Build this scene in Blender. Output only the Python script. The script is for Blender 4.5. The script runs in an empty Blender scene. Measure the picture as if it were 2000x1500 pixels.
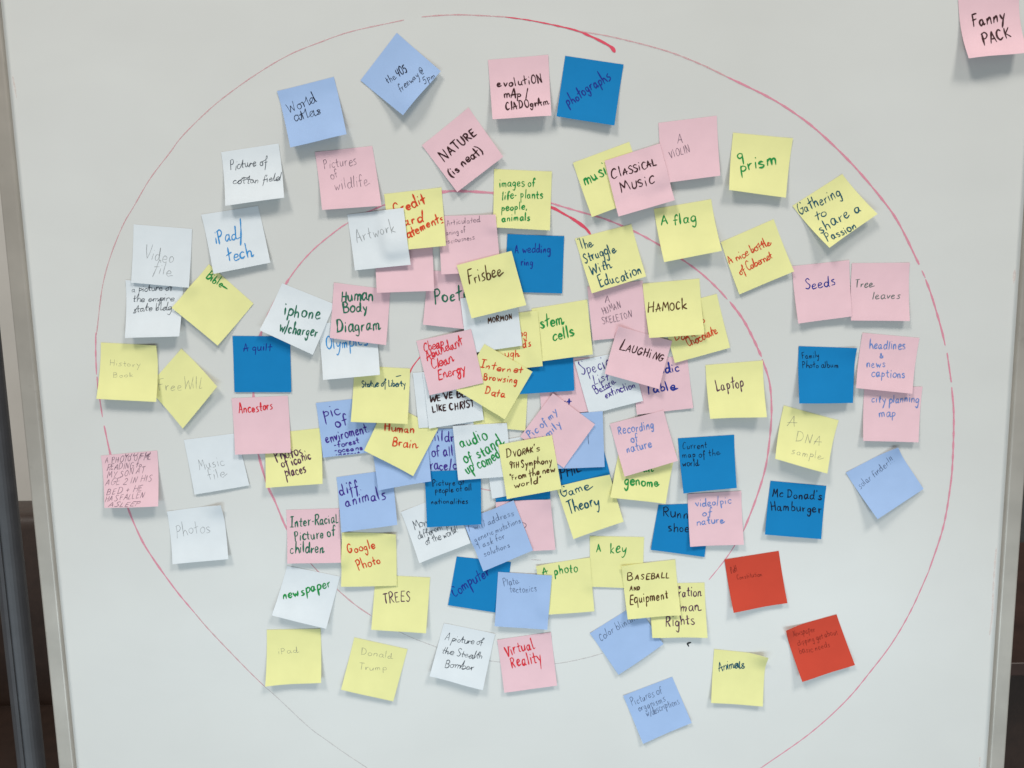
import bpy, math, random
import numpy as np
from mathutils import Vector, Matrix

# ------------------------------------------------------------------ scene, camera
scene = bpy.context.scene
COL = scene.collection
random.seed(7)

F_PX = 1540.0                      # focal length for a 2000 px wide picture
PITCH = math.radians(7.63)         # camera looks slightly down at the upright board
ROLL = math.radians(-1.07)
CAM = np.array([0.0, -1.036, 1.45])
cp, sp = math.cos(PITCH), math.sin(PITCH)
R0, U0, FW = np.array([1., 0, 0]), np.array([0, sp, cp]), np.array([0, cp, -sp])
RT = math.cos(ROLL) * R0 + math.sin(ROLL) * U0
UP = -math.sin(ROLL) * R0 + math.cos(ROLL) * U0

cam = bpy.data.cameras.new('camera')
cam.sensor_width = 36.0
cam.lens = 36.0 * F_PX / 2000.0
cam.clip_start, cam.clip_end = 0.05, 60
cam_ob = bpy.data.objects.new('camera', cam)
COL.objects.link(cam_ob)
M = Matrix.Identity(4)
for i in range(3):
    M[i][0], M[i][1], M[i][2], M[i][3] = RT[i], UP[i], -FW[i], CAM[i]
cam_ob.matrix_world = M
scene.camera = cam_ob

# ------------------------------------------------------------------ light and exposure
world = bpy.data.worlds.new('World')
scene.world = world
world.use_nodes = True
bg = world.node_tree.nodes['Background']
bg.inputs['Color'].default_value = (1.0, 0.985, 0.955, 1)
bg.inputs['Strength'].default_value = 0.26


def area_lamp(name, loc, target, sx, sy, power, color):
    li = bpy.data.lights.new(name, 'AREA')
    li.shape = 'RECTANGLE'
    li.size, li.size_y = sx, sy
    li.energy = power
    li.color = color
    o = bpy.data.objects.new(name, li)
    o.location = loc
    d = Vector(target) - Vector(loc)
    o.rotation_euler = d.to_track_quat('-Z', 'Y').to_euler()
    COL.objects.link(o)


# two rows of ceiling lamps high above, one either side, and an added low cool fill that brightens the lower board
area_lamp('ceiling_lamp', (-3.0, -3.9, 8.0), (-0.3, 0, 1.1), 1.7, 1.6, 395, (1.0, 0.965, 0.90))
area_lamp('ceiling_lamp', (3.5, -3.8, 7.8), (0.35, 0, 1.1), 1.7, 1.6, 395, (1.0, 0.965, 0.90))
area_lamp('low_fill_light', (0.0, -1.55, 0.36), (0.0, 0, 0.80), 2.8, 0.55, 20, (0.70, 0.89, 1.0))

scene.view_settings.view_transform = 'Standard'
scene.view_settings.look = 'None'
scene.view_settings.exposure = 0.0
scene.view_settings.gamma = 1.0
scene.view_settings.use_curve_mapping = False
scene.render.engine = 'CYCLES'
scene.cycles.max_bounces = 6


# ------------------------------------------------------------------ helpers
def ray(px, py):
    return FW + RT * ((px - 1000.0) / F_PX) + UP * ((750.0 - py) / F_PX)


def hit(px, py, off=0.0):
    """where the sight line through a picture point meets the board (or a sheet 'off' metres before it)"""
    r = ray(px, py)
    t = (-off - CAM[1]) / r[1]
    return CAM + r * t


def proj(p):
    d = np.asarray(p) - CAM
    z = d @ FW
    return 1000 + F_PX * (d @ RT) / z, 750 - F_PX * (d @ UP) / z


def lin(c):
    out = []
    for v in c:
        v = v / 255.0
        out.append(v / 12.92 if v <= 0.04045 else ((v + 0.055) / 1.055) ** 2.4)
    return (*out, 1.0)


def mesh_obj(name, verts, faces, mat, parent=None, loc=None, smooth=True):
    me = bpy.data.meshes.new(name)
    v = np.asarray(verts, dtype=float)
    if loc is None:
        loc = np.zeros(3)
    base = np.asarray(loc)
    me.from_pydata([tuple(x) for x in (v - base)], [], [tuple(f) for f in faces])
    me.materials.append(mat)
    if smooth:
        me.polygons.foreach_set('use_smooth', [True] * len(me.polygons))
    me.update()
    o = bpy.data.objects.new(name, me)
    COL.objects.link(o)
    if parent is not None:
        o.parent = parent
        o.location = Vector(base) - Vector(parent.location)
    else:
        o.location = Vector(base)
    return o


def tag(o, label=None, cat=None, group=None, kind=None):
    for k, v in (('label', label), ('category', cat), ('group', group), ('kind', kind)):
        if v:
            o[k] = v
    return o


class Solid:
    def __init__(self):
        self.v, self.f = [], []

    def box(self, x0, x1, y0, y1, z0, z1, bev=0.0):
        import bmesh
        bm = bmesh.new()
        bmesh.ops.create_cube(bm, size=1.0)
        for vv in bm.verts:
            vv.co = Vector(((x0 + x1) / 2 + vv.co.x * (x1 - x0), (y0 + y1) / 2 + vv.co.y * (y1 - y0),
                            (z0 + z1) / 2 + vv.co.z * (z1 - z0)))
        if bev > 0:
            bmesh.ops.bevel(bm, geom=list(bm.edges), offset=bev, segments=3, profile=0.6, affect='EDGES')
        n = len(self.v)
        bm.verts.ensure_lookup_table()
        for i, vv in enumerate(bm.verts):
            vv.index = i
            self.v.append(tuple(vv.co))
        for f in bm.faces:
            self.f.append([n + q.index for q in f.verts])
        bm.free()
        return self

    def tube(self, x, y, z0, z1, r, seg=20):
        n = len(self.v)
        for z in (z0, z1):
            for k in range(seg):
                a = 2 * math.pi * k / seg
                self.v.append((x + r * math.cos(a), y + r * math.sin(a), z))
        for k in range(seg):
            k2 = (k + 1) % seg
            self.f.append([n + k, n + k2, n + seg + k2, n + seg + k])
        self.f.append([n + k for k in reversed(range(seg))])
        self.f.append([n + seg + k for k in range(seg)])
        return self

    def out(self, name, mat, parent=None, loc=None, smooth=False):
        return mesh_obj(name, self.v, self.f, mat, parent, loc, smooth)


# ------------------------------------------------------------------ materials
def new_mat(name):
    m = bpy.data.materials.new(name)
    m.use_nodes = True
    nt = m.node_tree
    return m, nt, nt.nodes['Principled BSDF']


def noise(nt, scale, detail=3.0, rough=0.55):
    tc = nt.nodes.new('ShaderNodeTexCoord')
    n = nt.nodes.new('ShaderNodeTexNoise')
    n.inputs['Scale'].default_value = scale
    n.inputs['Detail'].default_value = detail
    n.inputs['Roughness'].default_value = rough
    nt.links.new(tc.outputs['Object'], n.inputs['Vector'])
    return n


def vary(nt, src, ca, cb, lo=0.3, hi=0.7):
    r = nt.nodes.new('ShaderNodeValToRGB')
    r.color_ramp.elements[0].position = lo
    r.color_ramp.elements[1].position = hi
    r.color_ramp.elements[0].color = ca
    r.color_ramp.elements[1].color = cb
    nt.links.new(src.outputs['Fac'], r.inputs['Fac'])
    return r


def scaled(c, k):
    return (min(1, c[0] * k), min(1, c[1] * k), min(1, c[2] * k), 1)


def simple_mat(name, col, rough=0.6, metal=0.0, var=0.12, scale=20, bump=0.0, bump_scale=200, spec=0.5):
    m, nt, p = new_mat(name)
    n = noise(nt, scale)
    r = vary(nt, n, scaled(col, 1 - var), scaled(col, 1 + var))
    nt.links.new(r.outputs['Color'], p.inputs['Base Color'])
    p.inputs['Roughness'].default_value = rough
    p.inputs['Metallic'].default_value = metal
    p.inputs['Specular IOR Level'].default_value = spec
    if bump:
        nb = noise(nt, bump_scale, 4)
        b = nt.nodes.new('ShaderNodeBump')
        b.inputs['Strength'].default_value = bump
        b.inputs['Distance'].default_value = 0.001
        nt.links.new(nb.outputs['Fac'], b.inputs['Height'])
        nt.links.new(b.outputs['Normal'], p.inputs['Normal'])
    return m


def paper_mat(name, col):
    m, nt, p = new_mat(name)
    n = noise(nt, 34, 3)
    r = vary(nt, n, scaled(col, 0.975), scaled(col, 1.02))
    nt.links.new(r.outputs['Color'], p.inputs['Base Color'])
    p.inputs['Roughness'].default_value = 0.82
    p.inputs['Specular IOR Level'].default_value = 0.22
    nb = noise(nt, 900, 3)
    b = nt.nodes.new('ShaderNodeBump')
    b.inputs['Strength'].default_value = 0.10
    b.inputs['Distance'].default_value = 0.0004
    nt.links.new(nb.outputs['Fac'], b.inputs['Height'])
    nw = noise(nt, 26, 2)
    b2 = nt.nodes.new('ShaderNodeBump')
    b2.inputs['Strength'].default_value = 0.35
    b2.inputs['Distance'].default_value = 0.0016
    nt.links.new(nw.outputs['Fac'], b2.inputs['Height'])
    nt.links.new(b.outputs['Normal'], b2.inputs['Normal'])
    nt.links.new(b2.outputs['Normal'], p.inputs['Normal'])
    tr = nt.nodes.new('ShaderNodeBsdfTranslucent')
    tr.inputs['Color'].default_value = col
    mx = nt.nodes.new('ShaderNodeMixShader')
    mx.inputs['Fac'].default_value = 0.10
    nt.links.new(p.outputs['BSDF'], mx.inputs[1])
    nt.links.new(tr.outputs['BSDF'], mx.inputs[2])
    nt.links.new(mx.outputs['Shader'], nt.nodes['Material Output'].inputs['Surface'])
    return m


def ink_mat(name, col, gap=0.12, scale=500, rough=0.7):
    """marker or pencil line: pigment with small gaps where the paper shows through"""
    m, nt, p = new_mat(name)
    p.inputs['Base Color'].default_value = col
    p.inputs['Roughness'].default_value = rough
    p.inputs['Specular IOR Level'].default_value = 0.2
    n = noise(nt, scale, 2)
    r = nt.nodes.new('ShaderNodeMapRange')
    r.inputs['From Min'].default_value = 0.3
    r.inputs['From Max'].default_value = 0.7
    r.inputs['To Min'].default_value = max(0.0, gap - 0.12)
    r.inputs['To Max'].default_value = min(0.95, gap + 0.12)
    nt.links.new(n.outputs['Fac'], r.inputs['Value'])
    t = nt.nodes.new('ShaderNodeBsdfTransparent')
    mx = nt.nodes.new('ShaderNodeMixShader')
    nt.links.new(r.outputs['Result'], mx.inputs['Fac'])
    nt.links.new(p.outputs['BSDF'], mx.inputs[1])
    nt.links.new(t.outputs['BSDF'], mx.inputs[2])
    nt.links.new(mx.outputs['Shader'], nt.nodes['Material Output'].inputs['Surface'])
    return m


PAPER = {
    'Y': paper_mat('yellow_paper', (0.78, 0.755, 0.345, 1)),
    'P': paper_mat('pink_paper', (0.77, 0.515, 0.565, 1)),
    'D': paper_mat('deep_blue_paper', (0.004, 0.20, 0.48, 1)),
    'L': paper_mat('light_blue_paper', (0.35, 0.485, 0.74, 1)),
    'W': paper_mat('white_paper', (0.70, 0.735, 0.765, 1)),
    'R': paper_mat('red_paper', (0.57, 0.062, 0.034, 1)),
}
INK = {
    'K': ink_mat('black_marker', lin((54, 22, 24)), 0.10),
    'BR': ink_mat('brown_marker', lin((84, 50, 24)), 0.10),
    'G': ink_mat('green_marker', lin((22, 138, 66)), 0.12),
    'DG': ink_mat('dark_green_marker', lin((32, 104, 80)), 0.10),
    'T': ink_mat('teal_marker', lin((12, 80, 98)), 0.10),
    'R': ink_mat('red_marker', lin((212, 44, 56)), 0.12),
    'O': ink_mat('orange_red_marker', lin((206, 66, 36)), 0.12),
    'N': ink_mat('navy_marker', lin((24, 46, 138)), 0.12),
    'NB': ink_mat('black_navy_pen', lin((10, 16, 44)), 0.14),
    'V': ink_mat('violet_marker', lin((66, 40, 136)), 0.12),
    'B': ink_mat('blue_marker', lin((104, 134, 194)), 0.16),
    'C': ink_mat('sky_blue_marker', lin((56, 140, 200)), 0.12),
    'PK': ink_mat('pencil', lin((128, 130, 130)), 0.58, 900),
    'P': ink_mat('thin_black_pen', lin((66, 72, 80)), 0.20, 900),
    'PB': ink_mat('grey_pen', lin((84, 98, 128)), 0.42, 900),
    'GP': ink_mat('purple_grey_pen', lin((116, 94, 108)), 0.36, 900),
    'PU': ink_mat('plum_marker', lin((88, 50, 76)), 0.12),
    'GG': ink_mat('grey_green_pen', lin((84, 104, 98)), 0.18),
    'DR': ink_mat('dark_pen_on_red', lin((112, 34, 26)), 0.52, 900),
    'C1': ink_mat('pink_whiteboard_ink', lin((226, 142, 162)), 0.30, 260, 0.4),
    'C2': ink_mat('faded_pink_whiteboard_ink', lin((216, 148, 156)), 0.55, 420, 0.4),
    'C3': ink_mat('red_whiteboard_ink', lin((220, 78, 100)), 0.12, 300, 0.4),
    'C4': ink_mat('grey_whiteboard_ink', lin((178, 162, 162)), 0.72, 420, 0.4),
    'C5': ink_mat('pale_red_smudge', lin((232, 190, 178)), 0.84, 160, 0.4),
    'BK': ink_mat('black_whiteboard_ink', lin((24, 24, 26)), 0.02, 300, 0.4),
}

# whiteboard enamel: pale warm grey, glossy, with faint wipe marks
wb, nt, p = new_mat('whiteboard_enamel')
n1 = noise(nt, 2.6, 4)
r1 = vary(nt, n1, (0.572, 0.568, 0.545, 1), (0.614, 0.612, 0.592, 1), 0.3, 0.7)
tcb = nt.nodes.new('ShaderNodeTexCoord')
mp = nt.nodes.new('ShaderNodeMapping')
mp.inputs['Rotation'].default_value = (0, 0.5, 0)
mp.inputs['Scale'].default_value = (2.0, 1.0, 4.5)
nt.links.new(tcb.outputs['Object'], mp.inputs['Vector'])
nw = nt.nodes.new('ShaderNodeTexNoise')
nw.inputs['Scale'].default_value = 2.4
nw.inputs['Detail'].default_value = 5
nw.inputs['Distortion'].default_value = 0.8
nt.links.new(mp.outputs['Vector'], nw.inputs['Vector'])
rw = vary(nt, nw, (0.945, 0.94, 0.945, 1), (1.02, 1.02, 1.015, 1), 0.32, 0.62)
mw = nt.nodes.new('ShaderNodeMixRGB')
mw.blend_type = 'MULTIPLY'
mw.inputs['Fac'].default_value = 0.28
nt.links.new(r1.outputs['Color'], mw.inputs['Color1'])
nt.links.new(rw.outputs['Color'], mw.inputs['Color2'])
nt.links.new(mw.outputs['Color'], p.inputs['Base Color'])
n2 = noise(nt, 7, 4)
mr = nt.nodes.new('ShaderNodeMapRange')
mr.inputs['To Min'].default_value = 0.26
mr.inputs['To Max'].default_value = 0.40
nt.links.new(n2.outputs['Fac'], mr.inputs['Value'])
nt.links.new(mr.outputs['Result'], p.inputs['Roughness'])
p.inputs['Specular IOR Level'].default_value = 0.5
ALU = simple_mat('satin_aluminium', (0.45, 0.41, 0.36, 1), 0.42, 0.55, 0.10, 14)
_nt = ALU.node_tree
_p = _nt.nodes['Principled BSDF']
_src = _p.inputs['Base Color'].links[0].from_socket
_n = noise(_nt, 11, 5, 0.7)
_r = vary(_nt, _n, (1, 1, 1, 1), (0.55, 0.53, 0.50, 1), 0.60, 0.74)
_m = _nt.nodes.new('ShaderNodeMixRGB')
_m.blend_type = 'MULTIPLY'
_m.inputs['Fac'].default_value = 0.8
_nt.links.new(_src, _m.inputs['Color1'])
_nt.links.new(_r.outputs['Color'], _m.inputs['Color2'])
_nt.links.new(_m.outputs['Color'], _p.inputs['Base Color'])
LIP = simple_mat('bright_aluminium_lip', (0.62, 0.62, 0.60, 1), 0.35, 0.4, 0.05, 30)
GAP = simple_mat('dark_frame_gap', (0.10, 0.10, 0.10, 1), 0.8)
POST = simple_mat('grey_painted_steel', (0.048, 0.047, 0.051, 1), 0.5, 0.1, 0.12, 30)
WALL = simple_mat('plaster_wall', (0.50, 0.475, 0.44, 1), 0.9, 0, 0.05, 3, 0.2, 120)
FLOOR = simple_mat('pale_floor_tiles', (0.20, 0.215, 0.23, 1), 0.35, 0, 0.08, 6)
LEATHER = simple_mat('brown_leather', (0.030, 0.016, 0.011, 1), 0.5, 0, 0.2, 30, 0.3, 300)
WOOD = simple_mat('dark_brown_wood', (0.045, 0.022, 0.017, 1), 0.45, 0, 0.25, 12)
FABRIC = simple_mat('charcoal_fabric', (0.055, 0.058, 0.058, 1), 0.9, 0, 0.2, 60, 0.3, 600)
RUB = simple_mat('black_rubber', (0.02, 0.02, 0.02, 1), 0.7)

# ------------------------------------------------------------------ the room behind
WY = 1.9
fl = Solid().box(-14, 14, -9, 9, -0.1, 0.0).out('floor', FLOOR)
tag(fl, kind='structure')
wl = Solid().box(-14, 14, WY, WY + 0.15, 0.0, 3.2).out('wall', WALL)
tag(wl, kind='structure')

# ------------------------------------------------------------------ whiteboard
xl = 0.5 * (hit(5, 0)[0] + hit(153, 1500)[0])
xr = 0.5 * (hit(1990, 500)[0] + hit(1923, 1500)[0])
zt, zb = hit(1000, -190)[2], hit(1000, 1760)[2]
board = bpy.data.objects.new('whiteboard', None)
board.location = (0.5 * (xl + xr), 0.02, 0.0)
COL.objects.link(board)
tag(board, 'large white dry erase board on a grey stand, drawn with pink circles', 'whiteboard')
Solid().box(xl - 0.006, xr + 0.006, 0.0, 0.014, zb - 0.006, zt + 0.006).out('panel', wb, board)
FW_ = 0.0235
for (a, b, c, d) in ((xl - FW_, xl - 0.0022, zb - FW_, zt + FW_), (xr + 0.0022, xr + FW_, zb - FW_, zt + FW_)):
    rail = Solid().box(a, b, -0.007, 0.022, c, d, 0.0022).out('frame_rail', ALU, board)
    inner = b if a < 0 else a
    s = 1 if a < 0 else -1
    lo, hi = sorted((inner - s * 0.0002, inner + s * 0.0016))
    Solid().box(lo, hi, -0.0045, 0.0, zb, zt, 0.0004).out('frame_lip', LIP, rail)
    lo, hi = sorted((inner + s * 0.0017, inner + s * 0.0027))
    Solid().box(lo, hi, -0.0006, -0.0001, zb, zt).out('frame_seam', GAP, rail)
for (c, d) in ((zb - FW_, zb - 0.0005), (zt + 0.0005, zt + FW_)):
    Solid().box(xl - 0.002, xr + 0.002, -0.0068, 0.0218, c, d, 0.0022).out('frame_rail', ALU, board)
for s, xe in ((-1, xl - FW_ - 0.050), (1, xr + FW_ + 0.085)):
    post = Solid().tube(xe, 0.012, 0.10, zt + 0.06, 0.0172, 28)
    post.box(xe - 0.0025, xe + 0.0025, -0.0075, -0.0045, 0.10, zt + 0.06, 0.0006)
    for zz in (zb + 0.06, zt - 0.02):
        post.box(min(xe, xe - s * 0.045), max(xe, xe - s * 0.045), 0.005, 0.019, zz, zz + 0.03)
    po = post.out('stand_post', POST, board)
    Solid().box(xe - 0.02, xe + 0.02, -0.32, 0.32, 0.062, 0.100, 0.006).out('stand_foot', POST, board)
    for yy in (-0.28, 0.28):
        Solid().box(xe - 0.012, xe + 0.012, yy - 0.03, yy + 0.03, 0.0, 0.060, 0.010).out('castor', RUB, board)


def catmull(pts, step=2.5):
    pts = np.asarray(pts, float)
    if len(pts) < 3:
        L = np.linalg.norm(pts[-1] - pts[0])
        k = max(2, int(L / step) + 1)
        return np.array([pts[0] + (pts[-1] - pts[0]) * t for t in np.linspace(0, 1, k)])
    P = np.vstack([2 * pts[0] - pts[1], pts, 2 * pts[-1] - pts[-2]])
    out = []
    for i in range(1, len(P) - 2):
        p0, p1, p2, p3 = P[i - 1], P[i], P[i + 1], P[i + 2]
        k = max(3, int(np.linalg.norm(p2 - p1) / step))
        for t in np.linspace(0, 1, k, endpoint=False):
            out.append(0.5 * ((2 * p1) + (-p0 + p2) * t + (2 * p0 - 5 * p1 + 4 * p2 - p3) * t * t
                              + (-p0 + 3 * p1 - 3 * p2 + p3) * t ** 3))
    out.append(P[-2])
    return np.array(out)


def ribbon(pts, w, rng, taper=0.6, w_end=None):
    """outline of one pen stroke: list of (left, right) points and progress"""
    pts = np.asarray(pts, float)
    keep = [0]
    for i in range(1, len(pts)):
        if np.linalg.norm(pts[i] - pts[keep[-1]]) > 0.25:
            keep.append(i)
    pts = pts[keep]
    if len(pts) < 2:
        pts = np.array([pts[0] - [w * 0.3, w * 0.1], pts[0] + [w * 0.3, w * 0.1]])
    d = np.gradient(pts, axis=0)
    L = np.linalg.norm(d, axis=1, keepdims=True)
    d = d / np.maximum(L, 1e-6)
    s = np.concatenate([[0], np.cumsum(np.linalg.norm(np.diff(pts, axis=0), axis=1))])
    tot = max(s[-1], 1e-6)
    ph, fr = rng.uniform(0, 6.28), rng.uniform(0.03, 0.09)
    hw = 0.5 * w * (1 + 0.22 * np.sin(ph + s * fr * 3.3) + 0.12 * np.sin(1.7 * ph + s * 0.31))
    if w_end is not None:
        hw = hw * (1 + (w_end / w - 1) * (s / tot) ** 2)
    e = np.minimum(s, tot - s) / (0.8 * w)
    hw = hw * (taper + (1 - taper) * np.clip(e, 0, 1))
    n = np.stack([-d[:, 1], d[:, 0]], 1)
    # rounded ends
    a, b = pts[0] - d[0] * 0.32 * w, pts[-1] + d[-1] * 0.32 * w
    C = np.vstack([a, pts, b])
    N = np.vstack([n[0], n, n[-1]])
    H = np.concatenate([[hw[0] * 0.45], hw, [hw[-1] * 0.45]])
    S = np.concatenate([[0], s / tot, [1]])
    return C + N * H[:, None], C - N * H[:, None], S


class Strokes:
    def __init__(self, surf):
        self.surf, self.v, self.f, self.k = surf, [], [], 0

    def add(self, pts, w, rng, w_end=None):
        A, B, S = ribbon(pts, w, rng, w_end=w_end)
        off = 0.00013 + 0.000014 * (self.k % 16)
        self.k += 1
        prev = None
        for a, b, s in zip(A, B, S):
            pa, pb = self.surf(a, off + 0.000012 * s), self.surf(b, off + 0.000012 * s)
            if pa is None or pb is None:
                prev = None
                continue
            n = len(self.v)
            self.v += [pa, pb]
            if prev is not None:
                self.f.append((prev, prev + 1, n + 1, n))
            prev = n


def board_surf(p, off):
    return hit(p[0], p[1], off)


rngc = random.Random(3)


def drawn(name, parts, sub='marker_stroke'):
    """one pen stroke, one mesh; (ink, width, width at the end or None, points)"""
    root = None
    for ink, w, we, pts in parts:
        st = Strokes(board_surf)
        st.k = rngc.randrange(16)
        st.add(catmull(pts, 6), w, rngc, we)
        if root is None or sub is None:
            root = mesh_obj(name, st.v, st.f, INK[ink], board, smooth=False)
        else:
            c = mesh_obj(sub, st.v, st.f, INK[ink], None, smooth=False)
            c.parent = root
    return root


drawn('drawn_circle', [
    ('C1', 4.0, None, [(1420, 150), (1500, 189), (1552, 221), (1600, 258), (1664, 320), (1722, 388), (1756, 437), (1795, 516)]),
    ('C1', 3.6, None, [(1801, 529), (1807, 542)]),
    ('C1', 3.8, None, [(1808, 546), (1820, 579), (1838, 640), (1846, 674)]),
    ('C1', 3.2, None, [(1850, 690), (1858, 746)]),
    ('C1', 3.6, 2.8, [(1859, 757), (1863, 811), (1861, 896), (1856, 952), (1842, 1031), (1814, 1116)]),
    ('C1', 2.4, 1.7, [(1814, 1116), (1780, 1191), (1743, 1255), (1700, 1312), (1651, 1370), (1580, 1434), (1479, 1505)]),
    ('C1', 2.6, None, [(187, 650), (187, 693), (188.5, 731)]),
    ('C1', 2.6, None, [(189.6, 736), (190.7, 752), (195, 781), (200, 814)]),
    ('C1', 3.4, None, [(203.5, 832), (215, 885), (231, 945), (249.6, 992), (262, 1023), (279.5, 1060), (301, 1094), (322, 1124)]),
    ('C1', 2.8, 2.2, [(322, 1124), (349, 1160), (380, 1197)]),
    ('C2', 2.2, 1.6, [(380, 1197), (410, 1232), (480, 1305), (518, 1342)]),
    ('C3', 2.0, 6.0, [(987, 33), (1040, 40.5), (1117, 57), (1152, 70), (1179, 83), (1195, 93), (1201, 102)]),
    ('C2', 2.0, None, [(188, 655), (190, 640), (200, 560), (216, 500), (240, 440), (262, 402), (293, 349), (331, 299),
                       (355, 267), (400, 222), (440, 188), (502, 144), (565, 107), (629, 81), (688, 61), (789, 39)]),
    ('C2', 2.6, None, [(824, 33), (860, 30), (907, 29), (987, 33)]),
    ('C2', 2.4, 3.4, [(1127, 60), (1200, 73), (1300, 99), (1370, 126), (1420, 150)]),
    ('C4', 1.5, None, [(518, 1342), (541, 1362), (602, 1419), (634, 1443), (675, 1472), (725, 1505)]),
])
drawn('drawn_circle', [
    ('C1', 5.0, None, [(840, 378), (864, 375), (893, 373), (964, 377), (1020, 384), (1078, 397)]),
    ('C1', 3.4, None, [(1078, 397), (1100, 404), (1145, 417), (1185, 429), (1239, 452), (1287, 478), (1334, 508), (1371, 535), (1403, 565), (1420, 584)]),
    ('C1', 4.6, None, [(1426, 590), (1450, 622), (1469, 657), (1487, 696)]),
    ('C1', 3.6, None, [(1489, 702), (1503, 747), (1507, 802), (1503, 860), (1494, 918), (1475, 979), (1453, 1035)]),
    ('C1', 2.2, 1.6, [(1453, 1035), (1432, 1070), (1414, 1096), (1385, 1132)]),
    ('C3', 4.4, 6.0, [(1030, 392), (1077, 405), (1100, 417), (1121, 429), (1143, 445), (1153, 457)]),
    ('C1', 4.6, None, [(564, 545), (530, 602), (507, 660), (496, 720), (495, 776), (498, 840), (504, 886)]),
    ('C1', 4.2, 2.6, [(504, 886), (517, 932), (525, 955), (536, 977), (548, 1006), (560, 1033), (585, 1075)]),
    ('C1', 2.4, None, [(564, 545), (580, 523), (596, 504), (620, 480), (660, 448), (678, 436)]),
    ('C1', 3.0, None, [(678, 436), (710, 418), (744, 403), (752, 400), (800, 386), (840, 378)]),
    ('C2', 2.4, None, [(585, 1075), (620, 1115), (665, 1157), (696, 1183), (724, 1202)]),
    ('C4', 1.6, None, [(724, 1202), (790, 1239), (853, 1264), (905, 1283), (976, 1293), (1030, 1297), (1087, 1296), (1140, 1286), (1177, 1276)]),
])
drawn('drawn_circle', [
    ('C3', 2.6, None, [(838, 678), (820, 698), (806, 716), (800, 729)]),
    ('C2', 2.4, None, [(800, 729), (790, 765), (790, 810), (800, 860), (830, 908), (870, 936), (938, 954), (958, 958)]),
])
drawn('ink_mark', [('BK', 4.0, None, [(1349, 1255), (1343, 1257), (1345, 1262)])])
drawn('ink_smudge', [('C5', 5, None, [(1982, 528), (1980, 552)]), ('C5', 3.0, None, [(1946, 1070), (1941, 1130), (1938, 1200), (1933, 1240)]),
                     ('C5', 3.5, None, [(1914, 1480), (1913, 1497)]), ('C5', 3.0, None, [(25, 150), (32, 190)]),
                     ('C4', 2.0, None, [(1038, 1093), (1056, 1094)])], None)

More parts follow.
